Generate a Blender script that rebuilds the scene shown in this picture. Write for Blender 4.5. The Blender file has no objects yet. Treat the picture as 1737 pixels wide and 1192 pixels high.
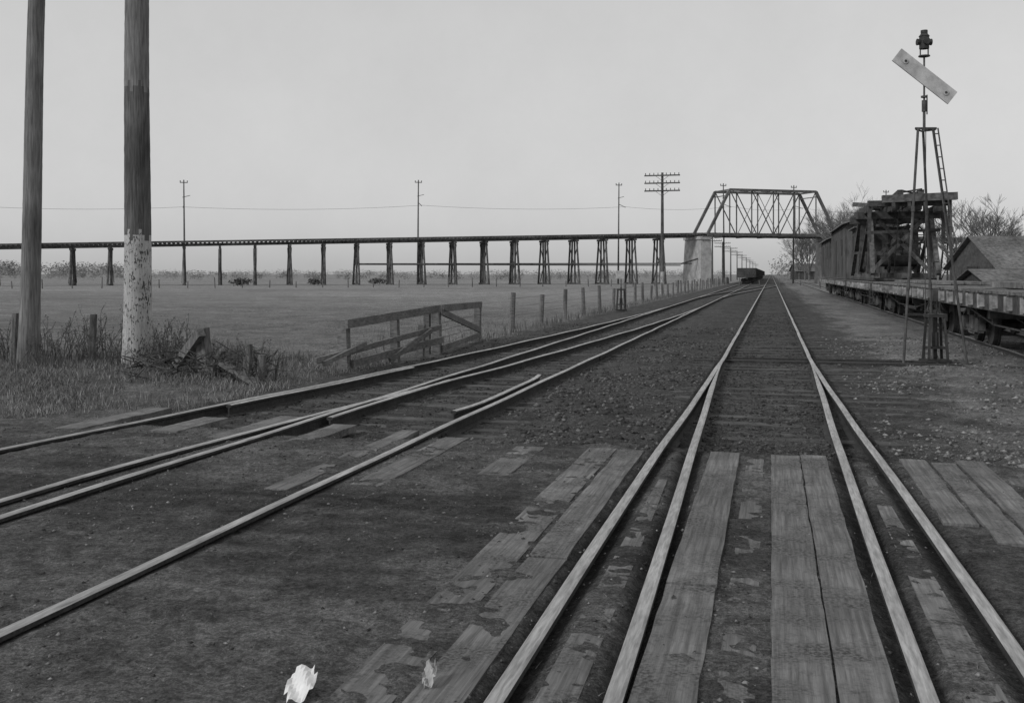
import bpy, math, random
import numpy as np
from mathutils import Vector, Matrix
random.seed(7); rng=np.random.default_rng(7)
F=1700.0; K=440/1700.0; TH=math.atan(K); CT=math.cos(TH); ST=math.sin(TH)
D=Vector((ST,CT,0)); N=Vector((CT,-ST,0)); UP=Vector((0,0,1))
CAMH=1.5
def P(s,t,z=0): return D*s+N*t+UP*z
def PY(Y,i,z=0): return Vector((i+K*Y,Y,z))
# ---------------------------------------------------------------- materials
def mat(name,c,rough=.85,ns=8,con=.35,bump=.3,metal=0,rot=0,scale=(1,1,1),ns2=None,dist=.01,spec=.3,dirt=None):
    m=bpy.data.materials.new(name); m.use_nodes=True
    nt=m.node_tree; b=nt.nodes['Principled BSDF']
    b.inputs['Roughness'].default_value=rough; b.inputs['Metallic'].default_value=metal
    b.inputs['Specular IOR Level'].default_value=spec
    tc=nt.nodes.new('ShaderNodeTexCoord'); mr=nt.nodes.new('ShaderNodeMapping'); mp=nt.nodes.new('ShaderNodeMapping')
    mr.inputs['Rotation'].default_value=(0,0,rot); mp.inputs['Scale'].default_value=scale
    nt.links.new(tc.outputs['Object'],mr.inputs['Vector']); nt.links.new(mr.outputs[0],mp.inputs['Vector'])
    n=nt.nodes.new('ShaderNodeTexNoise'); n.inputs['Scale'].default_value=ns; n.inputs['Detail'].default_value=8
    n.inputs['Roughness'].default_value=.65
    nt.links.new(mp.outputs[0],n.inputs['Vector'])
    r=nt.nodes.new('ShaderNodeValToRGB')
    lo=c*(1-con); hi=c*(1+con)
    r.color_ramp.elements[0].position=.36; r.color_ramp.elements[0].color=(lo,lo,lo,1)
    r.color_ramp.elements[1].position=.64; r.color_ramp.elements[1].color=(hi,hi,hi,1)
    nt.links.new(n.outputs['Fac'],r.inputs['Fac'])
    out=r.outputs['Color']
    n2=nt.nodes.new('ShaderNodeTexNoise'); n2.inputs['Scale'].default_value=ns2 if ns2 else ns*.12; n2.inputs['Detail'].default_value=6
    nt.links.new(tc.outputs['Object'],n2.inputs['Vector'])
    r2=nt.nodes.new('ShaderNodeMapRange'); r2.inputs[1].default_value=.3; r2.inputs[2].default_value=.7
    r2.inputs[3].default_value=1-con*.8; r2.inputs[4].default_value=1+con*.8
    nt.links.new(n2.outputs['Fac'],r2.inputs[0])
    mx=nt.nodes.new('ShaderNodeVectorMath'); mx.operation='SCALE'
    nt.links.new(out,mx.inputs[0]); nt.links.new(r2.outputs[0],mx.inputs['Scale'])
    res=mx.outputs[0]
    if dirt:
        dc,dth=dirt
        n3=nt.nodes.new('ShaderNodeTexNoise'); n3.inputs['Scale'].default_value=2.3; n3.inputs['Detail'].default_value=12; n3.inputs['Roughness'].default_value=.75
        nt.links.new(tc.outputs['Object'],n3.inputs['Vector'])
        r3=nt.nodes.new('ShaderNodeMapRange'); r3.inputs[1].default_value=dth-.06; r3.inputs[2].default_value=dth+.08
        nt.links.new(n3.outputs['Fac'],r3.inputs[0])
        n4=nt.nodes.new('ShaderNodeTexNoise'); n4.inputs['Scale'].default_value=60; n4.inputs['Detail'].default_value=5
        nt.links.new(tc.outputs['Object'],n4.inputs['Vector'])
        r4=nt.nodes.new('ShaderNodeMapRange'); r4.inputs[1].default_value=.36; r4.inputs[2].default_value=.64; r4.inputs[3].default_value=dc*.4; r4.inputs[4].default_value=dc*1.7
        nt.links.new(n4.outputs['Fac'],r4.inputs[0])
        mm=nt.nodes.new('ShaderNodeMix'); mm.data_type='RGBA'
        nt.links.new(r3.outputs[0],mm.inputs[0]); nt.links.new(res,mm.inputs[6]); nt.links.new(r4.outputs[0],mm.inputs[7]); res=mm.outputs[2]
    nt.links.new(res,b.inputs['Base Color'])
    if bump>0:
        bp=nt.nodes.new('ShaderNodeBump'); bp.inputs['Strength'].default_value=bump; bp.inputs['Distance'].default_value=dist
        nt.links.new(n.outputs['Fac'],bp.inputs['Height']); nt.links.new(bp.outputs[0],b.inputs['Normal'])
    return m
def attrmat(name,rough=.95,layers=((2.5,.35),(18,.35),(90,.4)),bump=.6,dist=.02):
    m=bpy.data.materials.new(name); m.use_nodes=True
    nt=m.node_tree; b=nt.nodes['Principled BSDF']; b.inputs['Roughness'].default_value=rough
    b.inputs['Specular IOR Level'].default_value=.15
    at=nt.nodes.new('ShaderNodeAttribute'); at.attribute_name='Col'
    tc=nt.nodes.new('ShaderNodeTexCoord'); cur=at.outputs['Color']; hs=[]
    for k,(sc,con) in enumerate(layers):
        n=nt.nodes.new('ShaderNodeTexNoise'); n.inputs['Scale'].default_value=sc; n.inputs['Detail'].default_value=7; n.inputs['Roughness'].default_value=.72
        nt.links.new(tc.outputs['Object'],n.inputs['Vector'])
        r=nt.nodes.new('ShaderNodeMapRange'); r.inputs[1].default_value=.38; r.inputs[2].default_value=.62
        r.inputs[3].default_value=1-con; r.inputs[4].default_value=1+con
        nt.links.new(n.outputs['Fac'],r.inputs[0])
        mx=nt.nodes.new('ShaderNodeVectorMath'); mx.operation='SCALE'
        nt.links.new(cur,mx.inputs[0]); nt.links.new(r.outputs[0],mx.inputs['Scale']); cur=mx.outputs[0]
        hs.append(n.outputs['Fac'])
    nt.links.new(cur,b.inputs['Base Color'])
    if bump>0:
        bp=nt.nodes.new('ShaderNodeBump'); bp.inputs['Strength'].default_value=bump; bp.inputs['Distance'].default_value=dist
        nt.links.new(hs[1],bp.inputs['Height'])
        b2=nt.nodes.new('ShaderNodeBump'); b2.inputs['Strength'].default_value=bump; b2.inputs['Distance'].default_value=dist*.35
        nt.links.new(hs[2],b2.inputs['Height']); nt.links.new(bp.outputs[0],b2.inputs['Normal']); nt.links.new(b2.outputs[0],b.inputs['Normal'])
    return m
M={}
M['rail_top']=mat('rail_worn_steel',.40,.45,9,.35,.15,.7,TH,(6,.5,1))
M['rail_side']=mat('rail_rust',.038,.8,40,.4,.4)
M['tie']=mat('old_tie_wood',.08,.9,9,.5,.6,0,TH,(.6,6,3),dirt=(.05,.5))
M['plank']=mat('crossing_plank',.145,.85,5,.42,.9,0,TH,(9,.35,3),ns2=1.1,dirt=(.085,.51))
M['wood']=mat('weathered_wood',.13,.9,9,.45,.6,0,0,(3,3,.7))
M['board']=mat('grey_board',.13,.9,10,.4,.5,0,0,(1,1,4))
M['trestle']=mat('hazed_trestle_timber',.085,.95,2,.5,.2)  # timber base colour lightened to stand in for distance haze
M['iron']=mat('dark_iron',.04,.7,6,.4,.2)
M['truck']=mat('truck_iron',.075,.75,6,.4,.2)
M['truss']=mat('hazed_truss_steel',.10,.7,2,.4,.1)  # steel painted lighter than its own tone, as haze over the bridge
M['concrete']=mat('pier_concrete',.34,.9,1.2,.25,.2)
M['car']=mat('car_timber',.055,.85,6,.45,.4)
M['crane']=mat('crane_timber',.09,.85,6,.5,.4)
M['cardeck']=mat('car_deck',.15,.9,5,.4,.3)
M['sill']=mat('car_sill',.065,.85,6,.45,.4)
M['house']=mat('house_boards',.105,.9,5,.35,.3,0,0,(1,1,.2))
M['light']=mat('light_paint',.42,.8,6,.2,.1)
M['pocket']=mat('worn_pocket_paint',.26,.8,6,.5,.1)
M['pole_up']=mat('pole_wood_grey',.16,.9,9,.4,.8,0,0,(4,4,.25),dist=.02)
M['pole_dk']=mat('pole_wood_dark',.09,.9,9,.45,.8,0,0,(4,4,.25),dist=.02)
M['farpole']=mat('far_pole',.12,.9,3,.3,0)
M['bark']=mat('bare_branches',.12,.95,3,.3,0)
M['haze']=mat('hazed_distant_branches',.24,.95,.2,.3,0)  # aerial haze painted into the pale base colour of the treeline
M['orch']=mat('hazed_orchard_branches',.17,.95,.5,.3,0)  # orchard greyed up a step, haze put into its colour
M['roof']=mat('barn_shingles',.13,.9,4,.4,.3)
M['barnw']=mat('barn_boards',.08,.9,4,.3,.3)
M['paper']=mat('paper',.7,.7,12,.1,.2)
M['paper2']=mat('dirty_paper',.33,.7,22,.3,.2)
M['blade']=mat('faded_blade',.42,.8,5,.2,.1)
M['stem']=mat('dry_stems',.07,.95,20,.5,0)
def whitewash():
    m=mat('whitewash',.42,.9,9,.2,.7,0,0,(4,4,.5),dist=.02); nt=m.node_tree; b=nt.nodes['Principled BSDF']
    src=b.inputs['Base Color'].links[0].from_socket
    tc=nt.nodes.new('ShaderNodeTexCoord'); mp=nt.nodes.new('ShaderNodeMapping'); mp.inputs['Scale'].default_value=(1,1,.4)
    nt.links.new(tc.outputs['Object'],mp.inputs[0])
    n=nt.nodes.new('ShaderNodeTexNoise'); n.inputs['Scale'].default_value=38; n.inputs['Detail'].default_value=6; n.inputs['Roughness'].default_value=.6
    nt.links.new(mp.outputs[0],n.inputs['Vector'])
    nb=nt.nodes.new('ShaderNodeTexNoise'); nb.inputs['Scale'].default_value=4; nb.inputs['Detail'].default_value=3
    nt.links.new(tc.outputs['Object'],nb.inputs['Vector'])
    ad=nt.nodes.new('ShaderNodeMath'); ad.operation='MULTIPLY_ADD'; ad.inputs[1].default_value=.4
    nt.links.new(nb.outputs['Fac'],ad.inputs[0]); nt.links.new(n.outputs['Fac'],ad.inputs[2])
    r=nt.nodes.new('ShaderNodeMapRange'); r.inputs[1].default_value=.755; r.inputs[2].default_value=.80
    nt.links.new(ad.outputs[0],r.inputs[0])
    mx=nt.nodes.new('ShaderNodeMix'); mx.data_type='RGBA'
    nt.links.new(r.outputs[0],mx.inputs[0]); nt.links.new(src,mx.inputs[6]); mx.inputs[7].default_value=(.07,.07,.07,1)
    nt.links.new(mx.outputs[2],b.inputs['Base Color']); return m
M['white']=whitewash()
M['ground']=attrmat('ground_dirt',layers=((1.3,.22),(10,.34),(42,.45),(130,.4)),bump=1.0,dist=.04)
M['stone']=attrmat('stones',layers=((30,.2),(60,.2),(90,.2)),bump=0)
M['grass']=attrmat('dry_grass',layers=((3,.2),(40,.2),(60,.1)),bump=0)
# ---------------------------------------------------------------- mesh builder
class MB:
    def __init__(s): s.v=[];s.f=[];s.m=[]
    def add(s,vs,fs,m=0):
        o=len(s.v); s.v+= [tuple(v) for v in vs]; s.f+=[tuple(o+i for i in f) for f in fs]; s.m+=[m]*len(fs)
    def hexa(s,c,m=0):
        s.add(c,[(0,3,2,1),(4,5,6,7),(0,1,5,4),(1,2,6,5),(2,3,7,6),(3,0,4,7)],m)
    def box(s,x0,x1,y0,y1,z0,z1,m=0):
        s.hexa([(x0,y0,z0),(x1,y0,z0),(x1,y1,z0),(x0,y1,z0),(x0,y0,z1),(x1,y0,z1),(x1,y1,z1),(x0,y1,z1)],m)
    def st(s,s0,s1,t0,t1,z0,z1,m=0):
        s.hexa([P(s0,t0,z0),P(s0,t1,z0),P(s1,t1,z0),P(s1,t0,z0),P(s0,t0,z1),P(s0,t1,z1),P(s1,t1,z1),P(s1,t0,z1)],m)
    def beam(s,a,b,w,h=None,m=0,side=None):
        a=Vector(a);b=Vector(b);h=h or w
        d=(b-a).normalized()
        if side is None: side=UP if abs(d.z)<.9 else N
        x=d.cross(Vector(side)).normalized(); y=x.cross(d).normalized()
        x*=w/2;y*=h/2
        s.hexa([a-x-y,a+x-y,b+x-y,b-x-y,a-x+y,a+x+y,b+x+y,b-x+y],m)
    def cyl(s,a,b,r0,r1=None,n=8,m=0,cap=True):
        a=Vector(a);b=Vector(b);r1=r0 if r1 is None else r1
        d=(b-a).normalized(); x=d.orthogonal().normalized(); y=d.cross(x)
        vs=[];fs=[]
        for k in range(n):
            an=2*math.pi*k/n; e=x*math.cos(an)+y*math.sin(an); vs+=[a+e*r0,b+e*r1]
        for k in range(n):
            j=(k+1)%n; fs.append((2*k,2*j,2*j+1,2*k+1))
        if cap: fs.append(tuple(2*k+1 for k in range(n))); fs.append(tuple(2*k for k in range(n-1,-1,-1)))
        s.add(vs,fs,m)
    def obj(s,name,mats,parent=None,smooth=False):
        me=bpy.data.meshes.new(name); me.from_pydata(s.v,[],s.f)
        for q in mats: me.materials.append(M[q])
        me.polygons.foreach_set('material_index',s.m)
        if smooth: me.polygons.foreach_set('use_smooth',[True]*len(s.f))
        me.update()
        o=bpy.data.objects.new(name,me); bpy.context.scene.collection.objects.link(o)
        if parent: o.parent=parent
        return o
def empty(name):
    o=bpy.data.objects.new(name,None); bpy.context.scene.collection.objects.link(o); return o
def npmesh(name,V,Fc,matn,col=None,smooth=False,parent=None):
    me=bpy.data.meshes.new(name); nf,k=Fc.shape
    me.vertices.add(len(V)); me.vertices.foreach_set('co',V.astype(np.float32).ravel())
    me.loops.add(nf*k); me.loops.foreach_set('vertex_index',Fc.astype(np.int32).ravel())
    me.polygons.add(nf); me.polygons.foreach_set('loop_start',np.arange(nf,dtype=np.int32)*k)
    if smooth: me.polygons.foreach_set('use_smooth',np.ones(nf,bool))
    me.update(calc_edges=True)
    if col is not None:
        a=me.color_attributes.new('Col','FLOAT_COLOR','POINT')
        c=np.ones((len(V),4),np.float32); c[:,:3]=col[:,None]; a.data.foreach_set('color',c.ravel())
    me.materials.append(M[matn])
    o=bpy.data.objects.new(name,me); bpy.context.scene.collection.objects.link(o)
    if parent: o.parent=parent
    return o
# ---------------------------------------------------------------- noise
def vn(x,y,seed=0):
    ix=np.floor(x);iy=np.floor(y);fx=x-ix;fy=y-iy
    fx=fx*fx*(3-2*fx);fy=fy*fy*(3-2*fy)
    def h(a,b):
        q=np.sin(a*127.1+b*311.7+seed*74.7)*43758.5453; return q-np.floor(q)
    return (h(ix,iy)*(1-fx)+h(ix+1,iy)*fx)*(1-fy)+(h(ix,iy+1)*(1-fx)+h(ix+1,iy+1)*fx)*fy
def fbm(x,y,seed=0,o=4):
    r=0;a=.5;t=0
    for k in range(o): r=r+a*vn(x*2**k,y*2**k,seed+k);t+=a;a*=.55
    return r/t-.5
def ss(a,b,x):
    q=np.clip((x-a)/(b-a),0,1); return q*q*(3-2*q)
# ---------------------------------------------------------------- track definitions (Y -> offset)
def cen(tab):
    ys=np.array([a for a,b in tab],float); v=np.array([b for a,b in tab],float)
    def f(Y):
        Y=np.asarray(Y,float); r=0
        for k in (-1,-.5,0,.5,1): r=r+np.interp(Y+k*1.2,ys,v)
        return r/5
    return f
A=cen([(-6,-.21),(3.5,-.21),(6,-.21),(8,-.195),(12,-.14),(18.2,-.085),(3000,-.085)])
B=cen([(-6,.34),(3.5,.21),(5.8,.17),(8,.115),(10,.06),(13.8,-.03),(18.2,-.085),(3000,-.085)])
C=cen([(-6,-4.04),(12,-4.02),(20,-3.99),(3000,-3.99)])
DD=cen([(-6,-5.97),(5,-5.96),(8.6,-5.9),(10,-5.78),(12.6,-5.5),(16,-5.2),(20,-4.93),(28,-4.5),(38,-4.15),(48,-3.99),(3000,-3.99)])
X1=cen([(-6,-3.99),(65,-3.99),(75,-3.7),(125,-.4),(135,-.085),(3000,-.085)])
E=cen([(-6,5.55),(3000,5.55)])
HG=.775
S_END=8.8
def H(X,Y):
    s=X*ST+Y*CT; t=X*CT-Y*ST; i=t/CT
    en=fbm(X*1.3,Y*1.3,91)*.9
    road=1-ss(8.75,9.35,s+en)
    n1=fbm(X*.8,Y*.8,3); n2=fbm(X*5,Y*5,11); n3=fbm(X*16,Y*16,21,2)
    zr=-.036+n1*.022+n2*.024+n3*.02+fbm(s*2.2,t*.5,71)*.024
    zt=-.138+n1*.05+n2*.055+n3*.035
    zt=zt+.05*np.exp(-((i+2.1)/.7)**2)
    side=ss(1.9,3.0,i); zt=zt*(1-side)+(-.11+n1*.05+n2*.03+n3*.015)*side
    lf=ss(-6.9,-7.8,i); zl=-.17+n1*.08+n2*.05+n3*.03
    zt=zt*(1-lf)+zl*lf
    mound=np.exp(-(((X+7.2)/4.0)**2+((Y-16.2)/2.6)**2)); zt=zt+.13*mound*lf
    dist=np.sqrt(X*X+Y*Y); fade=np.clip(1-(dist-40)/80,0,1)
    zt=zt*fade+(-.12)*(1-fade)
    z=zr*road+zt*(1-road)
    for c,dp in ((A,.05),(B,.05),(C,.018),(DD,.018)):
        for sg in (-1,1):
            d=np.abs(i-(c(Y)+sg*HG)); g=np.exp(-(d/.085)**4)
            z=z*(1-g)+np.minimum(z,-.03-(road*dp))*g
    return z
def colr(X,Y):
    s=X*ST+Y*CT; t=X*CT-Y*ST; i=t/CT
    en=fbm(X*1.3,Y*1.3,91)*.9
    road=1-ss(8.75,9.6,s+en)
    l=fbm(X*.5,Y*.5,41); m=fbm(X*2.2,Y*2.2,51); st=fbm(s*1.1+l,t*.25,61); st2=fbm(s*6+l*3,t*.7,63); f=fbm(X*9,Y*9,64); st3=fbm(s*.9+t*.5,t*2.5-s*.2,66)
    cr=.086+l*.05+m*.06+st*.10+st2*.08+f*.04+st3*.05
    cr=cr+.022*ss(6.5,3,s)
    cb=.068+l*.03+m*.035+f*.025
    rt=ss(1.6,2.8,i+m*1.5); cb=cb*(1-rt)+(.155+l*.11+m*.12+f*.04)*rt
    lf=ss(-6.7,-7.6,i); cf=.14+.07*ss(25,90,Y)+l*.05+m*.06+f*.04+fbm(X*.12,Y*.25,77)*.08+fbm(X*.02,Y*.06,78)*.10  # field colour grows paler with Y to imitate haze towards the horizon
    verge=np.exp(-(((X+7)/5.0)**2+((Y-15)/4.0)**2)); cf=cf-.045*verge
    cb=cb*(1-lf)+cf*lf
    rf=ss(8.5,10,i); cb=cb*(1-rf)+(.13+l*.05)*rf
    c=cr*road+cb*(1-road)
    for q,w in ((A,.1),(B,.1),(C,.06),(DD,.06)):
        for sg in (-1,1):
            d=np.abs(i-(q(Y)+sg*HG)); c=c*(1-.6*road*np.exp(-(d/w)**4))
    return np.clip(c,.018,.4)
def axis(segs,lo,hi,g):
    m=[]
    for a,b,q in segs: m+=list(np.arange(a,b,q))
    x=segs[-1][1];d=segs[-1][2]
    while x<hi: m.append(x); d*=g; x+=d
    m.append(hi); d=segs[0][2]; x=segs[0][0]-d; l=[]
    while x>lo: l.append(x); d*=g; x-=d
    l.append(lo); return np.array(sorted(l)+m)
sa=axis([(2.6,10,.034),(10,22,.065)],-30,4000,1.05); ta=axis([(-9,-6,.065),(-6,3.5,.038),(3.5,8,.065)],-3500,3500,1.07)
SS,TT=np.meshgrid(sa,ta,indexing='ij')
X=(SS*ST+TT*CT).ravel(); Y=(SS*CT-TT*ST).ravel()
V=np.stack([X,Y,H(X,Y)],1); ns_,nt_=len(sa),len(ta)
idx=np.arange(ns_*nt_).reshape(ns_,nt_)
Fc=np.stack([idx[:-1,:-1].ravel(),idx[:-1,1:].ravel(),idx[1:,1:].ravel(),idx[1:,:-1].ravel()],1)
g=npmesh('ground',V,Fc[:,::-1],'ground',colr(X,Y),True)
me=g.data
if me.polygons[0].normal.z<0: me.flip_normals()
# ---------------------------------------------------------------- rails
prof=[(-.065,-.14),(.065,-.14),(.065,-.128),(.009,-.112),(.009,-.04),(.034,-.03),(.034,-.008),(.022,0),(-.022,0),(-.034,-.008),(-.034,-.03),(-.009,-.04),(-.009,-.112),(-.065,-.128)]
def rail(name,f,y0,y1,parent,dz=0,taper=None,base=0):
    ys=[];y=y0
    while y<y1:
        ys.append(y); y+= .4 if y<50 else (2 if y<150 else 40)
    ys.append(y1); b=MB(); n=len(prof); vs=[];fs=[];ms=[]
    off=f(np.array(ys))
    for k,(yy,o) in enumerate(zip(ys,off)):
        w=1
        if taper and yy>y1-taper: w=max(.35,(y1-yy)/taper)
        wz=.004*math.sin(yy*1.7+o)*(1 if yy<40 else 0)-.003; wx=.004*math.sin(yy*.9+o*3)*(1 if yy<40 else 0)
        for (px,pz) in prof: vs.append(PY(yy,float(o)+wx,dz+pz+base+wz)+N*px*w)
    for k in range(len(ys)-1):
        for j in range(n):
            j2=(j+1)%n; fs.append((k*n+j,k*n+j2,(k+1)*n+j2,(k+1)*n+j)); ms.append(0 if j in (6,7,8) else 1)
    b.v=[tuple(v) for v in vs]; b.f=fs; b.m=ms
    b.f.append(tuple(range(n)));b.m.append(1); b.f.append(tuple((len(ys)-1)*n+j for j in range(n)));b.m.append(1)
    return b.obj(name,['rail_top','rail_side'],parent)
def joints(parent,f,ys):
    b=MB()
    for y in ys:
        o=float(f(y))
        for sg in (-1,1):
            a=PY(y-.3,o,-.075)+N*sg*.022;c=PY(y+.3,o,-.075)+N*sg*.022
            b.beam(a,c,.02,.07)
            for q in (-.2,-.07,.07,.2): p=PY(y+q,o,-.075)+N*sg*.03; b.cyl(p,p+N*sg*.02,.014,.014,6)
    b.obj('joint_bars',['rail_side'],parent)
def ties(name,parent,s0,s1,tl,tr,step=.54,ztop=-.13):
    b=MB(); s=s0
    while s<s1:
        a=tl(s)+random.uniform(-.16,.12); c=tr(s)+random.uniform(-.12,.16); w=random.uniform(.08,.12); j=random.uniform(-.06,.06)
        z=ztop+random.uniform(-.022,.014); k=random.uniform(-.04,.04); tz=random.uniform(-.012,.012)
        b.hexa([P(s-w+j-k,a,z-.15),P(s-w+j+k,c,z-.15),P(s+w+j+k,c,z-.15),P(s+w+j-k,a,z-.15),P(s-w+j-k,a,z-tz),P(s-w+j+k,c,z+tz),P(s+w+j+k,c,z+tz),P(s+w+j-k,a,z-tz)])
        s+=step
    return b.obj(name,['tie'],parent)
tA=empty('railroad_track')
rail('rail_left',lambda y:A(y)-HG,-5,2500,tA)
rail('rail_right',lambda y:np.where(y<18.2,B(y),A(y))+HG,-5,2500,tA)
rail('switch_point_left',lambda y:B(y)-HG,-5,17.6,tA,-.004,4)
rail('switch_point_right',lambda y:A(y)+HG,-5,17.6,tA,-.004,4)
joints(tA,lambda y:A(y)-HG,(19.6,29,38)); joints(tA,lambda y:A(y)+HG,(20.1,28,37))
ties('ties',tA,9.1,170,lambda s:-1.32 if s>20 else -1.6,lambda s:1.25 if s>20 else 1.7)
b=MB()
b.st(18.9,19.1,-1.4,3.25,-.17,-.085);b.st(19.45,19.65,-1.4,3.3,-.17,-.09)
b.beam(P(19.27,-.7,-.07),P(19.27,2.9,-.07),.04,.03)
b.obj('headblock_ties',['rail_side'],tA)
b=MB()
for s in np.arange(9.3,22,.54):
    Yq=s*CT
    for f,sg in ((lambda y:A(y)-HG,-1),(lambda y:B(y)+HG,1)):
        o=float(f(Yq)); p=PY(Yq,o,-.13)+N*sg*.07; b.beam(p-N*sg*.03,p+N*sg*.09,.08,.05); b.beam(p+N*sg*.08,p+N*sg*.0+UP*.09,.05,.03)
b.obj('rail_braces',['rail_side'],tA)
tC=empty('railroad_track')
rail('rail_left',lambda y:C(y)-HG,-5,2500,tC); rail('rail_right',lambda y:C(y)+HG,-5,2500,tC)
joints(tC,lambda y:C(y)+HG,(9.7,19,28))
rail('guard_rail',lambda y:C(y)+HG-.17+np.where(y<11.6,(11.6-y)*-.12,0)+np.where(y>14.4,(y-14.4)*-.12,0),11.0,15.0,tC,.005)
tD=empty('railroad_track')
rail('rail_left',lambda y:DD(y)-HG,-5,47,tD,-.004,5); rail('rail_right',lambda y:DD(y)+HG,-5,47,tD,-.004,5)
rail('guard_rail',lambda y:DD(y)-HG+.17,11.5,16.2,tD,.005)
rail('frog_wing_rail',lambda y:C(y)-HG+.12+np.maximum(0,y-12.6)*.03,10.6,14.4,tD,-.008)
b=MB()
for s in np.arange(11,22,1.08):
    Yq=s*CT+1.3; o=float(DD(Yq))-HG; p=PY(Yq,o,-.12)-N*.06; b.beam(p,p-N*.16,.1,.06); b.beam(p-N*.15,p+UP*.08,.06,.04)
b.obj('rail_braces',['rail_side'],tD)
def dl(s): return float(DD(s*CT+1.3))*CT-HG-.5
ties('ties',tC,9.6,50,dl,lambda s:-3.22*CT+.55)
ties('ties_far',tC,50.3,170,lambda s:-3.99*CT-1.3,lambda s:-3.99*CT+1.3)
tX=empty('railroad_track')
rail('rail_left',lambda y:X1(y)-HG,66,134,tX,-.004); rail('rail_right',lambda y:X1(y)+HG,66,134,tX,-.004)
tE=empty('railroad_track')
rail('rail_left',lambda y:E(y)-HG,2,400,tE,0,None,-.02); rail('rail_right',lambda y:E(y)+HG,2,400,tE,0,None,-.02)
ties('ties',tE,12,110,lambda s:5.55*CT-1.3,lambda s:5.55*CT+1.3,.54,-.12)
# ---------------------------------------------------------------- crossing planks
b=MB()
def plank(t0,t1,s0,s1,z=-.022):
    s=s0
    while s<s1:
        L=min(random.uniform(2.6,4.4),s1-s)
        if s1-s-L<.8: L=s1-s
        k=14; zz=z+random.uniform(-.006,.004)
        ed0=[random.uniform(-.005,.005) for _ in range(k+1)]; ed1=[random.uniform(-.005,.005) for _ in range(k+1)]
        zs=[random.uniform(-.005,.002) for _ in range(k+1)]
        for q in range(k):
            a=s+.006+(L-.012)*q/k; c=s+.006+(L-.012)*(q+1)/k
            b.hexa([P(a,t0+ed0[q],zz-.07),P(a,t1+ed1[q],zz-.07),P(c,t1+ed1[q+1],zz-.07),P(c,t0+ed0[q+1],zz-.07),
                    P(a,t0+ed0[q],zz+zs[q]),P(a,t1+ed1[q],zz+zs[q]),P(c,t1+ed1[q+1],zz+zs[q+1]),P(c,t0+ed0[q+1],zz+zs[q+1])])
        s+=L
ee=lambda:S_END+random.uniform(-.12,.08)
plank(-.50,-.26,-2,ee(),-.016); plank(-.20,-.06,-2,ee(),-.038); plank(.0,.225,-2,ee(),-.016); plank(.235,.44,-2,ee(),-.018)
plank(-1.28,-1.07,-2,ee(),-.026); plank(-1.56,-1.32,1,ee(),-.031)
plank(1.02,1.22,6.6,ee(),-.02); plank(1.25,1.43,6.2,ee(),-.02); plank(1.46,1.66,5.9,ee(),-.022); plank(1.7,1.9,4,8.2,-.03)
plank(-2.98,-2.74,6.8,9.0,-.028); plank(-3.52,-3.34,6.5,9.3,-.033); plank(-2.2,-1.95,7.4,8.7,-.03)
plank(-5.15,-4.9,8.4,9.9,-.03);plank(-6.9,-6.62,8.5,10.1,-.024);plank(-5.9,-5.6,8.6,9.6,-.024);plank(-4.35,-4.1,8.3,9.5,-.031)
b.obj('plank_crossing',['plank'])
b=MB()
def strip(fa,fb,y0,y1,z):
    ys=np.arange(y0,y1,.5)
    for a,c in zip(ys[:-1],ys[1:]):
        p=[PY(a,fa(a),z),PY(a,fb(a),z),PY(c,fb(c),z),PY(c,fa(c),z)]
        b.hexa([q-UP*.06 for q in p]+p)
strip(lambda y:float(A(y))-HG+.13,lambda y:float(B(y))-HG-.13,-2,7.6,-.033)
strip(lambda y:float(A(y))+HG+.13,lambda y:float(B(y))+HG-.13,-2,7.6,-.033)
b.obj('flangeway_planks',['plank'])
# ---------------------------------------------------------------- stones
def stones(name,n,samp,smin,smax,c0,c1):
    bx=np.array([(1,0,0),(-1,0,0),(0,1,0),(0,-1,0),(0,0,1),(0,0,-1)],float)
    bf=np.array([(0,2,4),(2,1,4),(1,3,4),(3,0,4),(2,0,5),(1,2,5),(3,1,5),(0,3,5)])
    X,Y=samp(n); n=len(X); r=smin+(smax-smin)*rng.random(n)**4
    V=bx[None]*(r[:,None,None]*(0.6+.8*rng.random((n,6,1))))*np.array([1,1,.65]); V+=(rng.random((n,6,3))-.5)*r[:,None,None]*.5
    an=rng.random(n)*6.28; c,s=np.cos(an),np.sin(an)
    x=V[:,:,0]*c[:,None]-V[:,:,1]*s[:,None]; y=V[:,:,0]*s[:,None]+V[:,:,1]*c[:,None]
    V=np.stack([x+X[:,None],y+Y[:,None],V[:,:,2]+H(X,Y)[:,None]+r[:,None]*.1],2)
    Fc=(bf[None]+(np.arange(n)*6)[:,None,None]).reshape(-1,3)
    col=np.repeat(c0+(c1-c0)*rng.random(n)**2,6)
    npmesh(name,V.reshape(-1,3),Fc,'stone',col)
def sit(i0,i1,y0,y1,thr=-.1,pw=1.6):
    def f(n):
        i=i0+(i1-i0)*rng.random(n); Y=y0+(y1-y0)*rng.random(n)**pw; X=i+K*Y
        k=(fbm(X*1.1,Y*1.1,33)+.35*(rng.random(n)-.5)>thr)&((X*ST+Y*CT)>8.9)
        return X[k],Y[k]
    return f
stones('ballast',26000,sit(-3.1,-.95,8,30,-.02),.005,.042,.04,.16)
stones('cinder',22000,sit(-.75,.7,8.6,40,-.3),.005,.026,.03,.12)
stones('gravel',26000,sit(1.1,6.5,8,26,.0),.004,.04,.08,.28)
stones('ballast',22000,sit(-6.8,-3.1,8,34,-.2),.005,.028,.03,.12)
def roadp(n):
    Y=3+7*rng.random(n); X=-6+14*rng.random(n); k=(X*ST+Y*CT<9)&(fbm(X*.9,Y*.9,35)+.3*(rng.random(n)-.5)>-.03); return X[k],Y[k]
stones('road_pebbles',34000,roadp,.002,.014,.04,.24)
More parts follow.
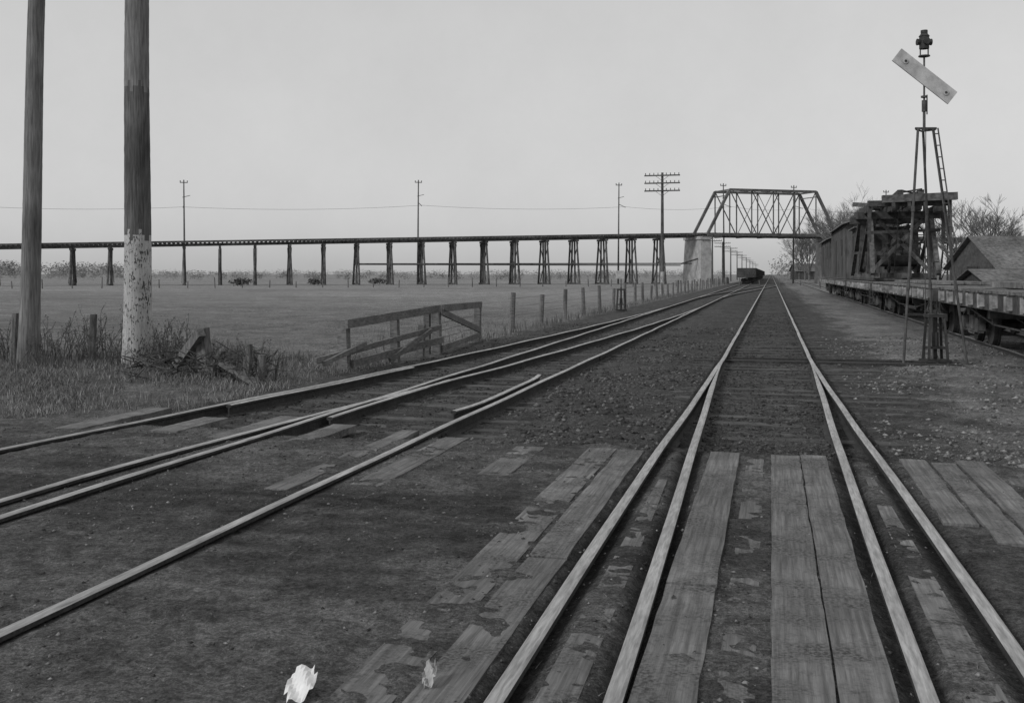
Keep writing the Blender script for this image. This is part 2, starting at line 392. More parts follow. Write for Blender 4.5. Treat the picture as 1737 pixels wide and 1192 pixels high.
# ---------------------------------------------------------------- grass
def blades(name,X,Y,h0,h1,w,c0,c1,lean=.6,matn='grass',flat=1):
    n=len(X); h=h0+(h1-h0)*rng.random(n)**1.8; an=rng.random(n)*6.28; la=rng.random(n)*6.28; l=h*lean*rng.random(n)
    z=H(X,Y)-.01*flat+.003*(1-flat); dx=np.cos(an)*w;dy=np.sin(an)*w; ex=np.cos(la)*l;ey=np.sin(la)*l; h=h*flat
    V=np.stack([np.stack([X-dx,Y-dy,z],1),np.stack([X+dx,Y+dy,z],1),
                np.stack([X+dx*.7+ex*.4,Y+dy*.7+ey*.4,z+h*.6],1),np.stack([X-dx*.7+ex*.4,Y-dy*.7+ey*.4,z+h*.6],1),
                np.stack([X+ex,Y+ey,z+h],1)],1)
    bf=np.array([(0,1,2),(0,2,3),(3,2,4)]); Fc=(bf[None]+(np.arange(n)*5)[:,None,None]).reshape(-1,3)
    npmesh(name,V.reshape(-1,3),Fc,matn,np.repeat(c0+(c1-c0)*rng.random(n)**1.5,5))
def reg(n,x0,x1,y0,y1,thr,imax=-6.95,sc=1.0,smin=9.3):
    X=x0+(x1-x0)*rng.random(n);Y=y0+(y1-y0)*rng.random(n); k=(fbm(X*sc,Y*sc,19)+.25*(rng.random(n)-.5)>thr)&(X-K*Y<imax)&(X*ST+Y*CT>smin); return X[k],Y[k]
X,Y=reg(120000,-13,-2.2,11,20,-.1,smin=9.6); blades('dry_grass',X,Y,.02,.13,.004,.06,.36,1.2)
X,Y=reg(14000,-13,-2.2,11,20,.1,smin=9.8,sc=1.8); blades('dry_grass',X,Y,.06,.2,.004,.08,.36,1.0)
X,Y=reg(8000,-12,-4.0,16.2,20,.05,-8.4,.9); blades('tall_weeds',X,Y,.15,.45,.004,.05,.24,.5)
X,Y=reg(110000,-16,9,18,50,-.02,-7.0,.6); blades('field_grass',X,Y,.01,.035,.008,.1,.32,1.6)
X,Y=reg(3000,-4,4,18,36,-.05,-6.9); blades('track_weeds',X,Y,.05,.3,.004,.06,.3,.5)
X,Y=roadp(1500); blades('straw_litter',X,Y,.02,.12,.0018,.12,.34,1.0,flat=.12)
X=[];Y=[]
for Yf in np.arange(24,100,.12):
    for _ in range(6): X.append(-7.4+K*Yf+random.gauss(0,.25)); Y.append(Yf)
blades('fence_weeds',np.array(X),np.array(Y),.06,.35,.008,.07,.28,.5)
def shrub(b,x,y,h,n,r=.008):
    z=float(H(np.array([x]),np.array([y]))[0])
    for _ in range(n):
        p=Vector((x+random.gauss(0,.16),y+random.gauss(0,.1),z-.02)); d=Vector((random.gauss(0,.25),random.gauss(0,.25),1)).normalized(); L=h*random.uniform(.45,1.1)
        st=5
        for k in range(st):
            q=p+d*(L/st); b.cyl(p,q,r*(1-k/st*.6),r*(1-(k+1)/st*.6),3,0,False)
            if k>0:
                for _ in range(2):
                    e=(d+Vector((random.gauss(0,.6),random.gauss(0,.6),random.uniform(0,.5)))).normalized()
                    q2=q+e*L*random.uniform(.06,.2); b.cyl(q,q2,r*.5,r*.25,3,0,False)
                    if random.random()<.7:
                        c=q2+Vector((random.gauss(0,.01),random.gauss(0,.01),random.gauss(0,.01))); w=random.uniform(.008,.022)
                        b.add([c+Vector((-w,0,0)),c+Vector((w,0,w*.3)),c+Vector((0,w*.5,w*1.3))],[(0,1,2)])
            p=q; d=(d+Vector((random.gauss(0,.15),random.gauss(0,.15),0))).normalized()
b=MB()
for (px,Yq,h,n) in [(8,18,.75,10),(25,18.5,.8,9),(80,18,.9,12),(105,18.6,.8,10),(130,18,.6,9),(165,18.2,.95,16),(190,18,.8,11),(275,17.2,.7,18),(290,16.8,.6,14),(262,17.8,.8,14),(310,17.5,.5,10),(375,15.6,.55,10),(390,15.4,.45,10),(415,15.2,.6,16),(430,15,.55,14),(440,15.1,.45,13),(350,16.5,.5,9),(60,17,.5,8),(200,17.2,.4,6),(655,21,.5,3),(330,19,.6,6),(130,20,.9,8),(20,20,.9,8),(240,16.9,.35,7),(220,17.0,.3,7),(180,17.5,.5,8),(300,18,.8,14),(320,16.6,.55,12),(100,17.4,.5,9),(45,19,.7,8),(400,16.4,.4,8),(280,18.6,.8,12),(150,19,.9,10),(268,17.0,.6,12),(424,14.8,.4,12)]:
    shrub(b,(px-868)/F*Yq,Yq,h,n)
b.obj('woody_weeds',['stem'])
b=MB()
for k in range(220):
    px=random.choice((random.gauss(325,28),random.gauss(408,28),random.gauss(270,25))); Yq=random.uniform(15,16.8); x=(px-868)/F*Yq; z=random.uniform(-.1,.2)
    an=random.uniform(0,6.28); L=random.uniform(.12,.5); dd=Vector((math.cos(an),math.sin(an),random.uniform(-.3,.6)))*L
    b.cyl((x,Yq,z),Vector((x,Yq,z))+dd,random.uniform(.008,.022),.006,4,0,False)
b.obj('brush_pile',['stem'])
# ---------------------------------------------------------------- big poles
def bigpole(name,x,y,h,r0,r1,leanx,bands):
    e=empty(name); b=MB(); n=28; k=110; z0=-.4; vs=[];fs=[];ms=[]
    ph=[random.uniform(-.02,.02) for _ in range(n)]
    for q in range(k+1):
        z=z0+(h-z0)*q/k; f=q/k; r=r0+(r1-r0)*f+.03*math.exp(-max(z,0)*1.5)
        for j in range(n):
            an=2*math.pi*j/n; rr=r*(1+.03*math.sin(3*an+z*.6)+ph[j]+random.uniform(-.012,.012))
            vs.append((x+leanx*z/h+rr*math.cos(an)+.008*math.sin(z*.9),y+rr*math.sin(an),z))
    for q in range(k):
        for j in range(n):
            j2=(j+1)%n; z=z0+(h-z0)*(q+.5)/k; z+=.07*math.sin(j*1.3)+.05*math.sin(j*2.9)
            m=0
            for (zt,mi) in bands:
                if z<zt: m=mi;break
            fs.append((q*n+j,q*n+j2,(q+1)*n+j2,(q+1)*n+j)); ms.append(m)
    b.v=vs;b.f=fs;b.m=ms; b.obj('pole_shaft',['pole_up','pole_dk','white'],e,True)
    b=MB(); t=(x+leanx,y)
    for z in (h-.5,h-1.2):
        b.beam((t[0]-1.4,t[1]-.22,z),(t[0]+1.4,t[1]-.22,z),.1,.12)
    b.obj('crossarms',['pole_dk'],e)
    return e
bigpole('utility_pole',-6.55,17.5,10.5,.235,.175,.02,[(2.16,2),(4.75,1),(99,0)])
bigpole('utility_pole',-8.45,17.5,10,.165,.12,.25,[(99,0)])
def W(px,Yq): return (px-868)/F*Yq
b=MB()
b.beam((W(350,16),16,-.3),(W(342,16),16,.64),.18,.16);b.beam((W(300,16.2),16.2,.02),(W(347,16),15.8,.58),.13,.14);b.beam((W(352,16),15.9,-.2),(W(386,16),15.7,.32),.07,.07);b.obj('broken_gate_post',['wood'])
b=MB(); b.beam((W(378,15.3),15.3,.14),(W(436,14.8),14.8,-.12),.17,.05); b.beam((W(352,15.8),15.8,.0),(W(366,15.4),15.4,.02),.1,.1); b.obj('broken_board',['board'])
for px,h,Yq in ((155,.78,18),(22,.8,18),(417,.46,15),(440,.3,14.9)):
    b=MB(); b.cyl((W(px,Yq),Yq,-.3),(W(px,Yq)+.04,Yq,h),.075,.06,7); b.obj('fence_post',['wood'])
b=MB()
p1=Vector((W(585,17),17,0)); p2=Vector((W(742,20.6),20.6,0)); p3=Vector((W(808,25),25,0)); pm=p1.lerp(p2,.5)
for p,h,w in ((p1,.72,.17),(pm,.65,.14),(p2,.86,.16),(p2+Vector((-.22,.15,0)),.84,.12),(p3,.78,.15),(p1.lerp(p2,.78),.5,.12)): b.beam(p-UP*.4,p+UP*h+Vector((random.uniform(-.04,.04),0,0)),w,w)
u=(p2-p1).normalized(); off=Vector((u.y,-u.x,0))*.11
def rl(a,za,c,zc,w=.05,h=.16,o=off): b.beam(a+o+UP*za,c+o+UP*zc,w,h)
rl(p1-u*.15,.66,p2-u*.15,.80,.05,.15)
rl(p1-u*1.15,.12,p2-u*.1,.42,.05,.10); rl(p1-u*1.0,.07,p1+u*.4,.30,.05,.08,off*1.6)
rl(p1+u*.05,-.02,p2,.16,.05,.13)
rl(pm-u*.6,-.06,pm+u*1.2,.38,.05,.09,off*1.6)
u2=(p3-p2).normalized(); o2=Vector((u2.y,-u2.x,0))*.1
rl(p2,.80,p3+u2*.1,.74,.05,.15,o2); rl(p2,.72,p3,.1,.05,.13,o2); rl(p2,-.02,p3,.0,.04,.12,o2)
for z in (.2,.35,.5): b.cyl(p2+o2+UP*z,p3+o2+UP*z,.008,.008,4)
b.obj('wooden_wing_fence',['board'])
wf=empty('wire_fence'); b=MB(); Yf=28.3; tops=[]
while Yf<175:
    x,y=-7.35+K*Yf,Yf; h=.95+random.uniform(-.15,.12)
    b.cyl((x,y,-.5),(x+random.uniform(-.08,.08),y,h),.085,.07,7); tops.append((x,y,h)); Yf+=3.5+random.uniform(-.3,.3)
b.obj('posts',['board'],wf); b=MB()
for a,c in zip(tops[:-1],tops[1:]):
    for z in (.3,.55,.8): b.cyl((a[0]-.08,a[1],z),(c[0]-.08,c[1],z),.004,None,3,0,False)
b.obj('wires',['iron'],wf)
wf=empty('wire_fence'); b=MB()
for k in range(70):
    x=-110+k*3.0; y=128+x*.28; b.cyl((x,y,-.5),(x+random.uniform(-.1,.1),y,.9+random.uniform(-.3,.3)),.08,.06,5)
b.obj('posts',['farpole'],wf)
# ---------------------------------------------------------------- trestle and truss bridge
al=math.radians(16); EU=Vector((math.cos(al),math.sin(al),0)); NV=Vector((-math.sin(al),math.cos(al),0)); P0=Vector((-33.3,150,0))
def T(u,v,z): return P0+EU*u+NV*v+UP*z
def dz(u): return 6.5+ .0255*u if u<68 else (8.23 if u<92 else 8.23-.012*(u-92))
tr=empty('timber_trestle'); b=MB()
us=[k*5.0 for k in range(-24,14)]+[97.5+5*k for k in range(0,26)]
for u in us:
    zt=dz(u)-.75; g0=-.5
    if 62.5<u<95: continue
    legs=[(-1.6,-2.7),(-.55,-.85),(.55,.85),(1.6,2.7)]
    for a,c in legs: b.cyl(T(u+random.uniform(-.2,.2),c+random.uniform(-.1,.1),g0),T(u,a,zt),random.uniform(.15,.2),.15,6)
    b.beam(T(u,-2.2,zt+.0),T(u,2.2,zt+.0),.32,.32)
    b.beam(T(u-.2,-2.6,.3),T(u-.2,1.65,zt-.3),.07,.2); b.beam(T(u+.2,2.6,.3),T(u+.2,-1.65,zt-.3),.07,.2)
    b.beam(T(u,-2.8,.0),T(u,2.8,.0),.25,.25)
b.obj('bents',['trestle'],tr); b=MB()
def run(u0,u1):
    n=int((u1-u0)/5)+1
    for k in range(n):
        a=u0+(u1-u0)*k/n; c=u0+(u1-u0)*(k+1)/n
        for v in (-.9,.9): b.beam(T(a,v,dz(a)-.38),T(c,v,dz(c)-.38),.45,.36)
        for v in (-1.75,1.75): b.beam(T(a,v,dz(a)+.1),T(c,v,dz(c)+.1),.18,.16)
    u=u0
    while u<u1: b.beam(T(u,-2.0+random.uniform(-.1,.1),dz(u)-.07),T(u,2.0,dz(u)-.07),.26,.2); u+=.62
run(-120,67.2); run(92.6,225)
for a,c in zip(us[:-1],us[1:]):
    if a>=8 and c<=66: b.beam(T(a,-2.15,3.0+.004*a),T(c,-2.15,3.0+.004*c),.12,.2); b.beam(T(a,2.15,3.0),T(c,2.15,3.0),.12,.18)
b.beam(T(63,-2.2,3.2),T(67,-2.2,4.3),.16,.24)
b.obj('deck_and_girts',['trestle'],tr)
for (ua,ub) in ((66.2,68.0),(91.8,93.6)):
    b=MB(); h=7.75
    c=[T(ua-.25,-3.4,-.5),T(ub+.25,-3.4,-.5),T(ub+.25,3.4,-.5),T(ua-.25,3.4,-.5),T(ua,-3,h-.5),T(ub,-3,h-.5),T(ub,3,h-.5),T(ua,3,h-.5)]
    b.hexa(c); c=[T(ua-.2,-3.2,h-.5),T(ub+.2,-3.2,h-.5),T(ub+.2,3.2,h-.5),T(ua-.2,3.2,h-.5)]; b.hexa(c+[q+UP*.5 for q in c])
    b.obj('bridge_pier',['concrete'])
b=MB(); U0,U1=67.6,92.2; n=6; pw=(U1-U0)/n; zb=8.1; zt=15.6
for v in (-2.6,2.6):
    b.beam(T(U0,v,zb),T(U1,v,zb),.35,.45); b.beam(T(U0+pw,v,zt),T(U1-pw,v,zt),.4,.4)
    b.beam(T(U0,v,zb),T(U0+pw,v,zt),.42,.42,0,NV); b.beam(T(U1,v,zb),T(U1-pw,v,zt),.42,.42,0,NV)
    for k in range(1,n): b.beam(T(U0+pw*k,v,zb),T(U0+pw*k,v,zt),.22,.22)
    for k in range(1,3):
        b.beam(T(U0+pw*k,v,zt),T(U0+pw*(k+1),v,zb),.14,.14,0,NV); b.beam(T(U1-pw*k,v,zt),T(U1-pw*(k+1),v,zb),.14,.14,0,NV)
    b.beam(T(U0+pw*2,v,zb),T(U0+pw*3,v,zt),.08,.08,0,NV);b.beam(T(U1-pw*2,v,zb),T(U1-pw*3,v,zt),.08,.08,0,NV)
for k in range(1,n):
    b.beam(T(U0+pw*k,-2.6,zt),T(U0+pw*k,2.6,zt),.18,.25); b.beam(T(U0+pw*k,-2.6,zb-.2),T(U0+pw*k,2.6,zb-.2),.3,.45)
for k in range(1,n-1):
    b.beam(T(U0+pw*k,-2.6,zt),T(U0+pw*(k+1),2.6,zt),.07,.07)
b.beam(T(U0+pw,-2.6,zt-.9),T(U0+pw,2.6,zt-.9),.12,.15);b.beam(T(U1-pw,-2.6,zt-.9),T(U1-pw,2.6,zt-.9),.12,.15)
u=U0
while u<U1: b.beam(T(u,-2.4,zb+.2),T(u,2.4,zb+.2),.25,.2); u+=.6
b.beam(T(U0,-.9,zb-.15),T(U1,-.9,zb-.15),.3,.5);b.beam(T(U0,.9,zb-.15),T(U1,.9,zb-.15),.3,.5)
b.obj('truss_bridge',['truss'])
def u_for_px(px,v=3.2):
    lo,hi=-150,300
    for _ in range(60):
        m=(lo+hi)/2; p=T(m,v,0)
        if 868+F*p.x/p.y<px: lo=m
        else: hi=m
    return m
tops=[]
for px,ht in ((-90,15.3),(313,15.5),(708,16.4),(1048,16.8),(1228,17.2),(1345,17.2),(1503,16.8)):
    u=u_for_px(px); p=T(u,3.2,0); b=MB(); ln=Vector((random.uniform(-.2,.2),0,0))
    b.cyl(p-UP*.5,p+UP*ht+ln,.17,.09,7); p=p+ln
    b.beam(p+UP*(ht-.4)-EU*.55,p+UP*(ht-.4)+EU*.55,.1,.12); b.beam(p+UP*(ht-2.6)-EU*.2,p+UP*(ht-2.3)+EU*.9,.08,.08)
    b.beam(p+UP*(ht-3.6),p+UP*(ht-4.3)-NV*2.8,.08,.08)
    for q in (-.5,.5): b.cyl(p+UP*(ht-.35)+EU*q,p+UP*(ht-.1)+EU*q,.07,.07,5)
    b.obj('trolley_wire_pole',['farpole']); tops.append(p+UP*(ht-4.2)-NV*2.8)
b=MB()
for a,c in zip(tops[:-1],tops[1:]):
    for k in range(10):
        f=k/10;g2=(k+1)/10; sag=lambda x:-.5*4*x*(1-x)
        b.cyl(a.lerp(c,f)+UP*sag(f),a.lerp(c,g2)+UP*sag(g2),.022,None,3,0,False)
b.obj('trolley_wire',['farpole'])
def tele(Yq,h,i=-9.25,arms=3,white=True,r=.17):
    e=empty('telegraph_pole'); b=MB(); p=PY(Yq,i)
    b.cyl(p-UP*.5,p+UP*1.7,r,r*.93,9,1 if white else 0); b.cyl(p+UP*1.7,p+UP*h,r*.93,r*.6,9,0)
    for k in range(arms):
        z=h-.25-k*.65; a=p-D*(r*.95)+UP*z
        b.beam(a-N*1.5,a+N*1.5,.09,.11)
        for q in (-1.4,-1.05,-.7,-.35,.35,.7,1.05,1.4): b.cyl(a+N*q+UP*.06,a+N*q+UP*.22,.035,.035,5)
        b.beam(a-N*.6,a-UP*.45,.03,.03);b.beam(a+N*.6,a-UP*.45,.03,.03)
    b.obj('pole_and_crossarms',['pole_dk','white'],e); return p
tele(85,10.1)
for Yq in (157,190,228,270,315,370,430,500,600): tele(Yq,7.6,arms=2,white=False)
# ---------------------------------------------------------------- distant freight train
for k in range(16):
    e=empty('gondola_car'); b=MB(); s0=167+k*13.2; L=12.3; tc=-3.99*CT; w=1.45
    b.st(s0,s0+L,tc-w,tc+w,.95,1.15); 
    b.st(s0,s0+.12,tc-w,tc+w,1.15,2.5);b.st(s0+L-.12,s0+L,tc-w,tc+w,1.15,2.5)
    b.st(s0+.12,s0+L-.12,tc-w,tc-w+.1,1.15,2.5);b.st(s0+.12,s0+L-.12,tc+w-.1,tc+w,1.15,2.5)
    for q in range(9): b.st(s0+.3+q*1.4,s0+.42+q*1.4,tc-w-.08,tc-w-.003,1.0,2.45); b.st(s0+.3+q*1.4,s0+.42+q*1.4,tc+w+.003,tc+w+.08,1.0,2.45)
    b.st(s0-.25,s0-.002,tc-.15,tc+.15,.7,.95); b.st(s0-.15,s0-.003,tc-1.3,tc+1.3,.95,1.2)
    b.obj('body',['car'],e); b=MB()
    for ss0 in (1.2,2.9,L-2.9,L-1.2):
        for t in (-.75,.75): b.cyl(P(s0+ss0,tc+t-.06,.42),P(s0+ss0,tc+t+.06,.42),.42,.42,12)
        b.cyl(P(s0+ss0,tc-.75,.42),P(s0+ss0,tc+.75,.42),.07,.07,6)
    for ss0 in (2.05,L-2.05): b.st(s0+ss0-1.2,s0+ss0+1.2,tc-1.0,tc+1.0,.4,.7)
    b.obj('trucks',['iron'],e)
# ---------------------------------------------------------------- flat cars on right
TE=5.55*CT; W2=1.42
def truck(b,sc):
    zb=-.02
    for ds in (-.8,.8):
        for t in (-.75,.75):
            sg=1 if t>0 else -1
            b.cyl(P(sc+ds,TE+t-.05,.42+zb),P(sc+ds,TE+t+.05,.42+zb),.42,.42,20)
            b.cyl(P(sc+ds,TE+t-sg*.09,.42+zb),P(sc+ds,TE+t-sg*.05,.42+zb),.45,.45,20)
            b.cyl(P(sc+ds,TE+t+sg*.05,.42+zb),P(sc+ds,TE+t+sg*.1,.42+zb),.12,.1,10)
        b.cyl(P(sc+ds,TE-1.0,.42+zb),P(sc+ds,TE+1.0,.42+zb),.07,.07,8)
    for t in (-1.0,1.0):
        q=TE+t
        for ds in (-.8,.8): b.st(sc+ds-.13,sc+ds+.13,q-.08,q+.08,.28,.55,1)
        for (a,za,c,zc,h) in ((-1.0,.58,-.35,.78,.05),(1.0,.58,.35,.78,.05),(-.35,.78,.35,.78,.05),(-.95,.52,-.3,.2,.04),(.95,.52,.3,.2,.04),(-.3,.2,.3,.2,.04),(-.95,.25,.95,.25,.03)):
            b.beam(P(sc+a,q,za),P(sc+c,q,zc),.08,h,1)
        for ds in (-.3,.3): b.beam(P(sc+ds,q,.2),P(sc+ds,q,.78),.05,.05,1)
        for ds in (-.12,0,.12):
            b.cyl(P(sc+ds,q,.28),P(sc+ds,q,.6),.05,.05,6,1)
    b.st(sc-.16,sc+.16,TE-1.1,TE+1.1,.6,.8)
def flat(e,s0,L,letters=None):
    b=MB()
    b.st(s0,s0+L,TE-W2,TE-W2+.16,.82,1.14); b.st(s0,s0+L,TE+W2-.16,TE+W2,.82,1.14)
    b.st(s0,s0+.2,TE-W2+.162,TE+W2-.162,.83,1.13);b.st(s0+L-.2,s0+L,TE-W2+.162,TE+W2-.162,.83,1.13)
    for t in (-.4,.4): b.st(s0+.2,s0+L-.2,TE+t-.1,TE+t+.1,.8,1.13)
    for s in (s0-.3,s0+L+.002): b.st(s,s+.298,TE-.13,TE+.13,.72,1.0)
    for s in (s0+L*.36,s0+L*.64): b.st(s-.1,s+.1,TE-1.2,TE+1.2,.62,.81); 
    for t in (-1.1,-.5,.5,1.1):
        b.beam(P(s0+1.2,TE+t,.84),P(s0+L*.36,TE+t,.5),.03);b.beam(P(s0+L*.36,TE+t,.5),P(s0+L*.64,TE+t,.5),.03);b.beam(P(s0+L*.64,TE+t,.5),P(s0+L-1.2,TE+t,.84),.03)
        for s in (s0+L*.36,s0+L*.64): b.st(s-.04,s+.04,TE+t-.04,TE+t+.04,.5,.62)
    b.obj('sills_and_truss_rods',['sill'],e)
    b=MB(); s=s0
    while s<s0+L: b.st(s,s+.2,TE-W2-.02+random.uniform(-.02,.02),TE+W2+.05+random.uniform(-.02,.02),1.143,1.19+random.uniform(-.012,.012)); s+=.225
    b.obj('deck_boards',['cardeck'],e)
    b=MB(); s=s0+.6
    while s<s0+L-.3:
        b.st(s-.06,s+.06,TE-W2-.09,TE-W2-.003,.88,1.10); b.st(s-.045,s+.045,TE-W2-.12,TE-W2-.093,.86,1.12); s+=1.15
    b.obj('stake_pockets',['pocket'],e)
    b=MB(); truck(b,s0+1.9); truck(b,s0+L-1.9); b.obj('trucks',['iron','truck'],e,False)
    b=MB(); 
    for sq in (s0+.15,s0+L-.15):
        for z in (.35,.55): b.beam(P(sq-.2,TE-W2-.05,z),P(sq+.2,TE-W2-.05,z),.03)
        for ds in(-.2,.2): b.beam(P(sq+ds,TE-W2-.05,.3),P(sq+ds,TE-W2-.05,.9),.03)
    b.cyl(P(s0+.3,TE+1.0,1.2),P(s0+.3,TE+1.0,2.0),.02,.02,6); b.cyl(P(s0+.3,TE+1.0,1.98),P(s0+.3,TE+1.0,2.02),.2,.2,12)
    b.obj('steps_and_brake_wheel',['iron'],e)
    if letters:
        for ch,ds in letters:
            cu=bpy.data.curves.new('lettering','FONT'); cu.body=ch; cu.size=.36; cu.offset=.008; cu.extrude=.002; cu.materials.append(M['light'])
            o=bpy.data.objects.new('lettering',cu); bpy.context.scene.collection.objects.link(o)
            p=P(s0+ds,TE-W2-.006,.86)
            mt=Matrix(((-D.x,0,-N.x,p.x),(-D.y,0,-N.y,p.y),(0,1,0,p.z),(0,0,0,1))); o.matrix_world=mt; o.parent=e
e=empty('flat_car'); flat(e,13.4,12.8)
e=empty('flat_car'); flat(e,27.2,15.2,[('B',4.9),('R',2.8)])
b=MB(); 
for k in range(4): b.st(29+random.uniform(0,1),40,TE-.9+k*.35,TE-.62+k*.35,1.215,1.29)
b.obj('timber_stack',['cardeck'],e)
b=MB()
for k in range(3): b.st(15+k*.7,24.4,TE-.6+k*.5,TE-.25+k*.5,1.215,1.33)
b.obj('plank_stack',['cardeck'])
# derrick / crane car (SO = position of the car along the siding)
SO=4.3
def zq(z): return 1.5+(z-1.5)*.93
e=empty('derrick_crane_car'); flat(e,39+SO,13.4)
b=MB()
def bm(a,c,w,h=None,m=None): b.beam(P(a[0]+SO,TE+a[1],zq(a[2])),P(c[0]+SO,TE+c[1],zq(c[2])),w,h,random.choice((0,0,1)) if m is None else m)
b.st(40.2+SO,52.2+SO,TE-1.25,TE+1.25,1.23,1.33); 
for t in (-1.1,0,1.1): b.st(40.0+SO,52.3+SO,TE+t-.12,TE+t+.12,1.332,1.55,1)
for s in (41.6,46.0):
    for t in (-1.25,1.25): bm((s,t,1.5),(s,t*.9,4.1),.26,.26,0)
    bm((s,-1.75,4.22),(s,1.85,4.22),.32,.3,0); bm((s,-1.2,1.6),(s,.9,4.0),.12,.16,1); bm((s,1.2,1.6),(s,-.9,4.0),.12,.16,1)
for t in (-1.28,1.28):
    bm((46,t,4.1),(50.6,t,1.5),.2,.2,1); bm((41.7,t,4.0),(45.9,t,1.7),.12,.14,0); bm((39.9,t,1.5),(41.5,t*.95,4.0),.18,.18,1)
    bm((40.2,t*1.08,4.45),(48.3,t*1.08,4.42),.24,.3)
for t in (-.45,.45): bm((39.4,t,4.5),(48.5,t,4.45),.24,.3)
bm((39.0,-1.0,4.78),(39.2,1.85,4.88),.34,.3,1); bm((39.4,-1.5,4.62),(39.6,1.7,4.62),.2,.24,0); bm((41.3,-1.0,4.72),(41.2,1.9,4.78),.28,.22,0)
# boom: two stringers with lacing, lying back over the cab
bm((39,-.3,5.05),(52.5,-.55,4.35),.22,.24,0); bm((39.1,.5,5.05),(52.5,.3,4.35),.22,.24,1)
for k in range(11):
    f0=k/11;f1=(k+1)/11; za=5.05-.7*f0; zb_=5.05-.7*f1
    bm((39+13.5*f0,-.3-.25*f0,za+.1),(39+13.5*f1,.5-.2*f1,zb_+.1),.06,.06,0); bm((39+13.5*f0,.5-.2*f0,za+.14),(39+13.5*f1,-.3-.25*f1,zb_+.14),.06,.06,0)
bm((43,-.6,4.75),(46.5,-1.5,5.1),.2,.2,1); bm((47,1.5,4.75),(50,-1.2,4.8),.18,.2,0); bm((41,1.2,4.8),(44,.2,5.25),.18,.2,1); bm((44,-.9,4.7),(48,.6,5.0),.16,.18,0); bm((42,-1.4,4.65),(44.5,.9,4.95),.16,.16,1); bm((45,-1.2,4.8),(49,-1.0,5.0),.2,.08,1)
for s,z in ((41,3.4),(47.5,2.6)): bm((s,-1.5,z),(s,1.5,z+.1),.1,.12)
for s,t in ((39.3,1.6),(39.5,-1.45),(40.2,1.5)): bm((s,t,2.9),(s,t,4.75),.14,.14)
b.obj('timber_frame_and_boom',['car','crane'],e)
b=MB()
b.st(48.2+SO,51.9+SO,TE-1.2,TE+1.2,1.56,3.8)
for k in range(8): b.st(48.18+SO,48.197+SO,TE-1.15+k*.3,TE-1.11+k*.3,1.6,3.75)
for k in range(12): b.st(48.3+k*.3+SO,48.34+k*.3+SO,TE-1.218,TE-1.203,1.6,3.75)
b.obj('cab',['house'],e); b=MB()
b.st(47.9+SO,52.1+SO,TE-1.4,TE+1.4,3.802,3.86)
b.obj('cab_roof',['roof'],e); b=MB()
b.st(48.155+SO,48.178+SO,TE-.9,TE-.1,2.6,3.4); b.st(48.155+SO,48.178+SO,TE+.2,TE+.9,1.7,3.5); b.st(49.3+SO,50.2+SO,TE-1.24,TE-1.22,2.6,3.4); b.st(50.7+SO,51.4+SO,TE-1.24,TE-1.22,1.7,3.5)
b.obj('cab_openings',['iron'],e)
b=MB()
for s,r in ((43.3+SO,.42),(44.6+SO,.3)):
    b.cyl(P(s,TE-.9,2.1),P(s,TE+.9,2.1),r*.6,r*.6,16)
    for q in (-.9,-.3,.9): b.cyl(P(s,TE+q-.04,2.1),P(s,TE+q+.04,2.1),r*1.3,r*1.3,20)
b.cyl(P(51.0+SO,TE-.9,3.86),P(51+SO,TE-.9,4.8),.14,.14,12)
for q in range(12):
    a=2*math.pi*q/12;c=2*math.pi*(q+1)/12; z=3.2
    b.beam(P(42.3+SO,TE+.6+.45*math.cos(a),z+.45*math.sin(a)),P(42.3+SO,TE+.6+.45*math.cos(c),z+.45*math.sin(c)),.06,.06)
    if q%3==0: b.beam(P(42.3+SO,TE+.6,z),P(42.3+SO,TE+.6+.45*math.cos(a),z+.45*math.sin(a)),.04,.04)
for t in (-.3,.3): b.cyl(P(39.4+SO,TE+t,4.4),P(41.2+SO,TE+t,1.6),.018,.018,4,0,False); b.cyl(P(39.2+SO,TE+t,4.6),P(44+SO,TE+t,2.3),.018,.018,4,0,False)
for t in (-.6,0,.6): b.cyl(P(38.8+SO,TE+t-.06,4.2),P(38.8+SO,TE+t+.06,4.2),.2,.2,14)
b.obj('winch_and_sheaves',['iron'],e)
def housecar(name,s0,L,ztop):
    e=empty(name); flat(e,s0,L)
    b=MB(); a0,a1=TE-1.4,TE+1.4; sA=s0+.6; sB=s0+L-1
    b.st(sA,sB,a0,a1,1.23,ztop)
    for k in range(int((sB-sA)/.3)): b.st(sA+.02+k*.3,sA+.06+k*.3,a0-.02,a0-.003,1.3,ztop-.05)
    for k in range(10): b.st(sA-.02,sA-.003,a0+.02+k*.28,a0+.06+k*.28,1.3,ztop-.05)
    b.obj('walls',['house'],e); b=MB()
    for k in range(6):
        x0=-1.6+k*3.2/6;x1=x0+3.2/6; z=lambda x:ztop+.37-.13*x*x
        b.hexa([P(sA-.4,TE+x0,z(x0)-.1),P(sA-.4,TE+x1,z(x1)-.1),P(sB+.4,TE+x1,z(x1)-.1),P(sB+.4,TE+x0,z(x0)-.1),P(sA-.4,TE+x0,z(x0)),P(sA-.4,TE+x1,z(x1)),P(sB+.4,TE+x1,z(x1)),P(sB+.4,TE+x0,z(x0))])
    b.obj('roof',['roof'],e); b=MB()
    b.st(sA-.045,sA-.022,TE-.4,TE+.4,1.3,3.3);b.st(sA+2.4,sA+3.4,a0-.04,a0-.022,2.6,3.5);b.st(sA+7.4,sA+9.2,a0-.04,a0-.022,1.5,3.6)
    b.obj('door_and_windows',['iron'],e)
housecar('tool_house_car',57.8,15,4.3)
housecar('box_car',73.8,13,4.0)
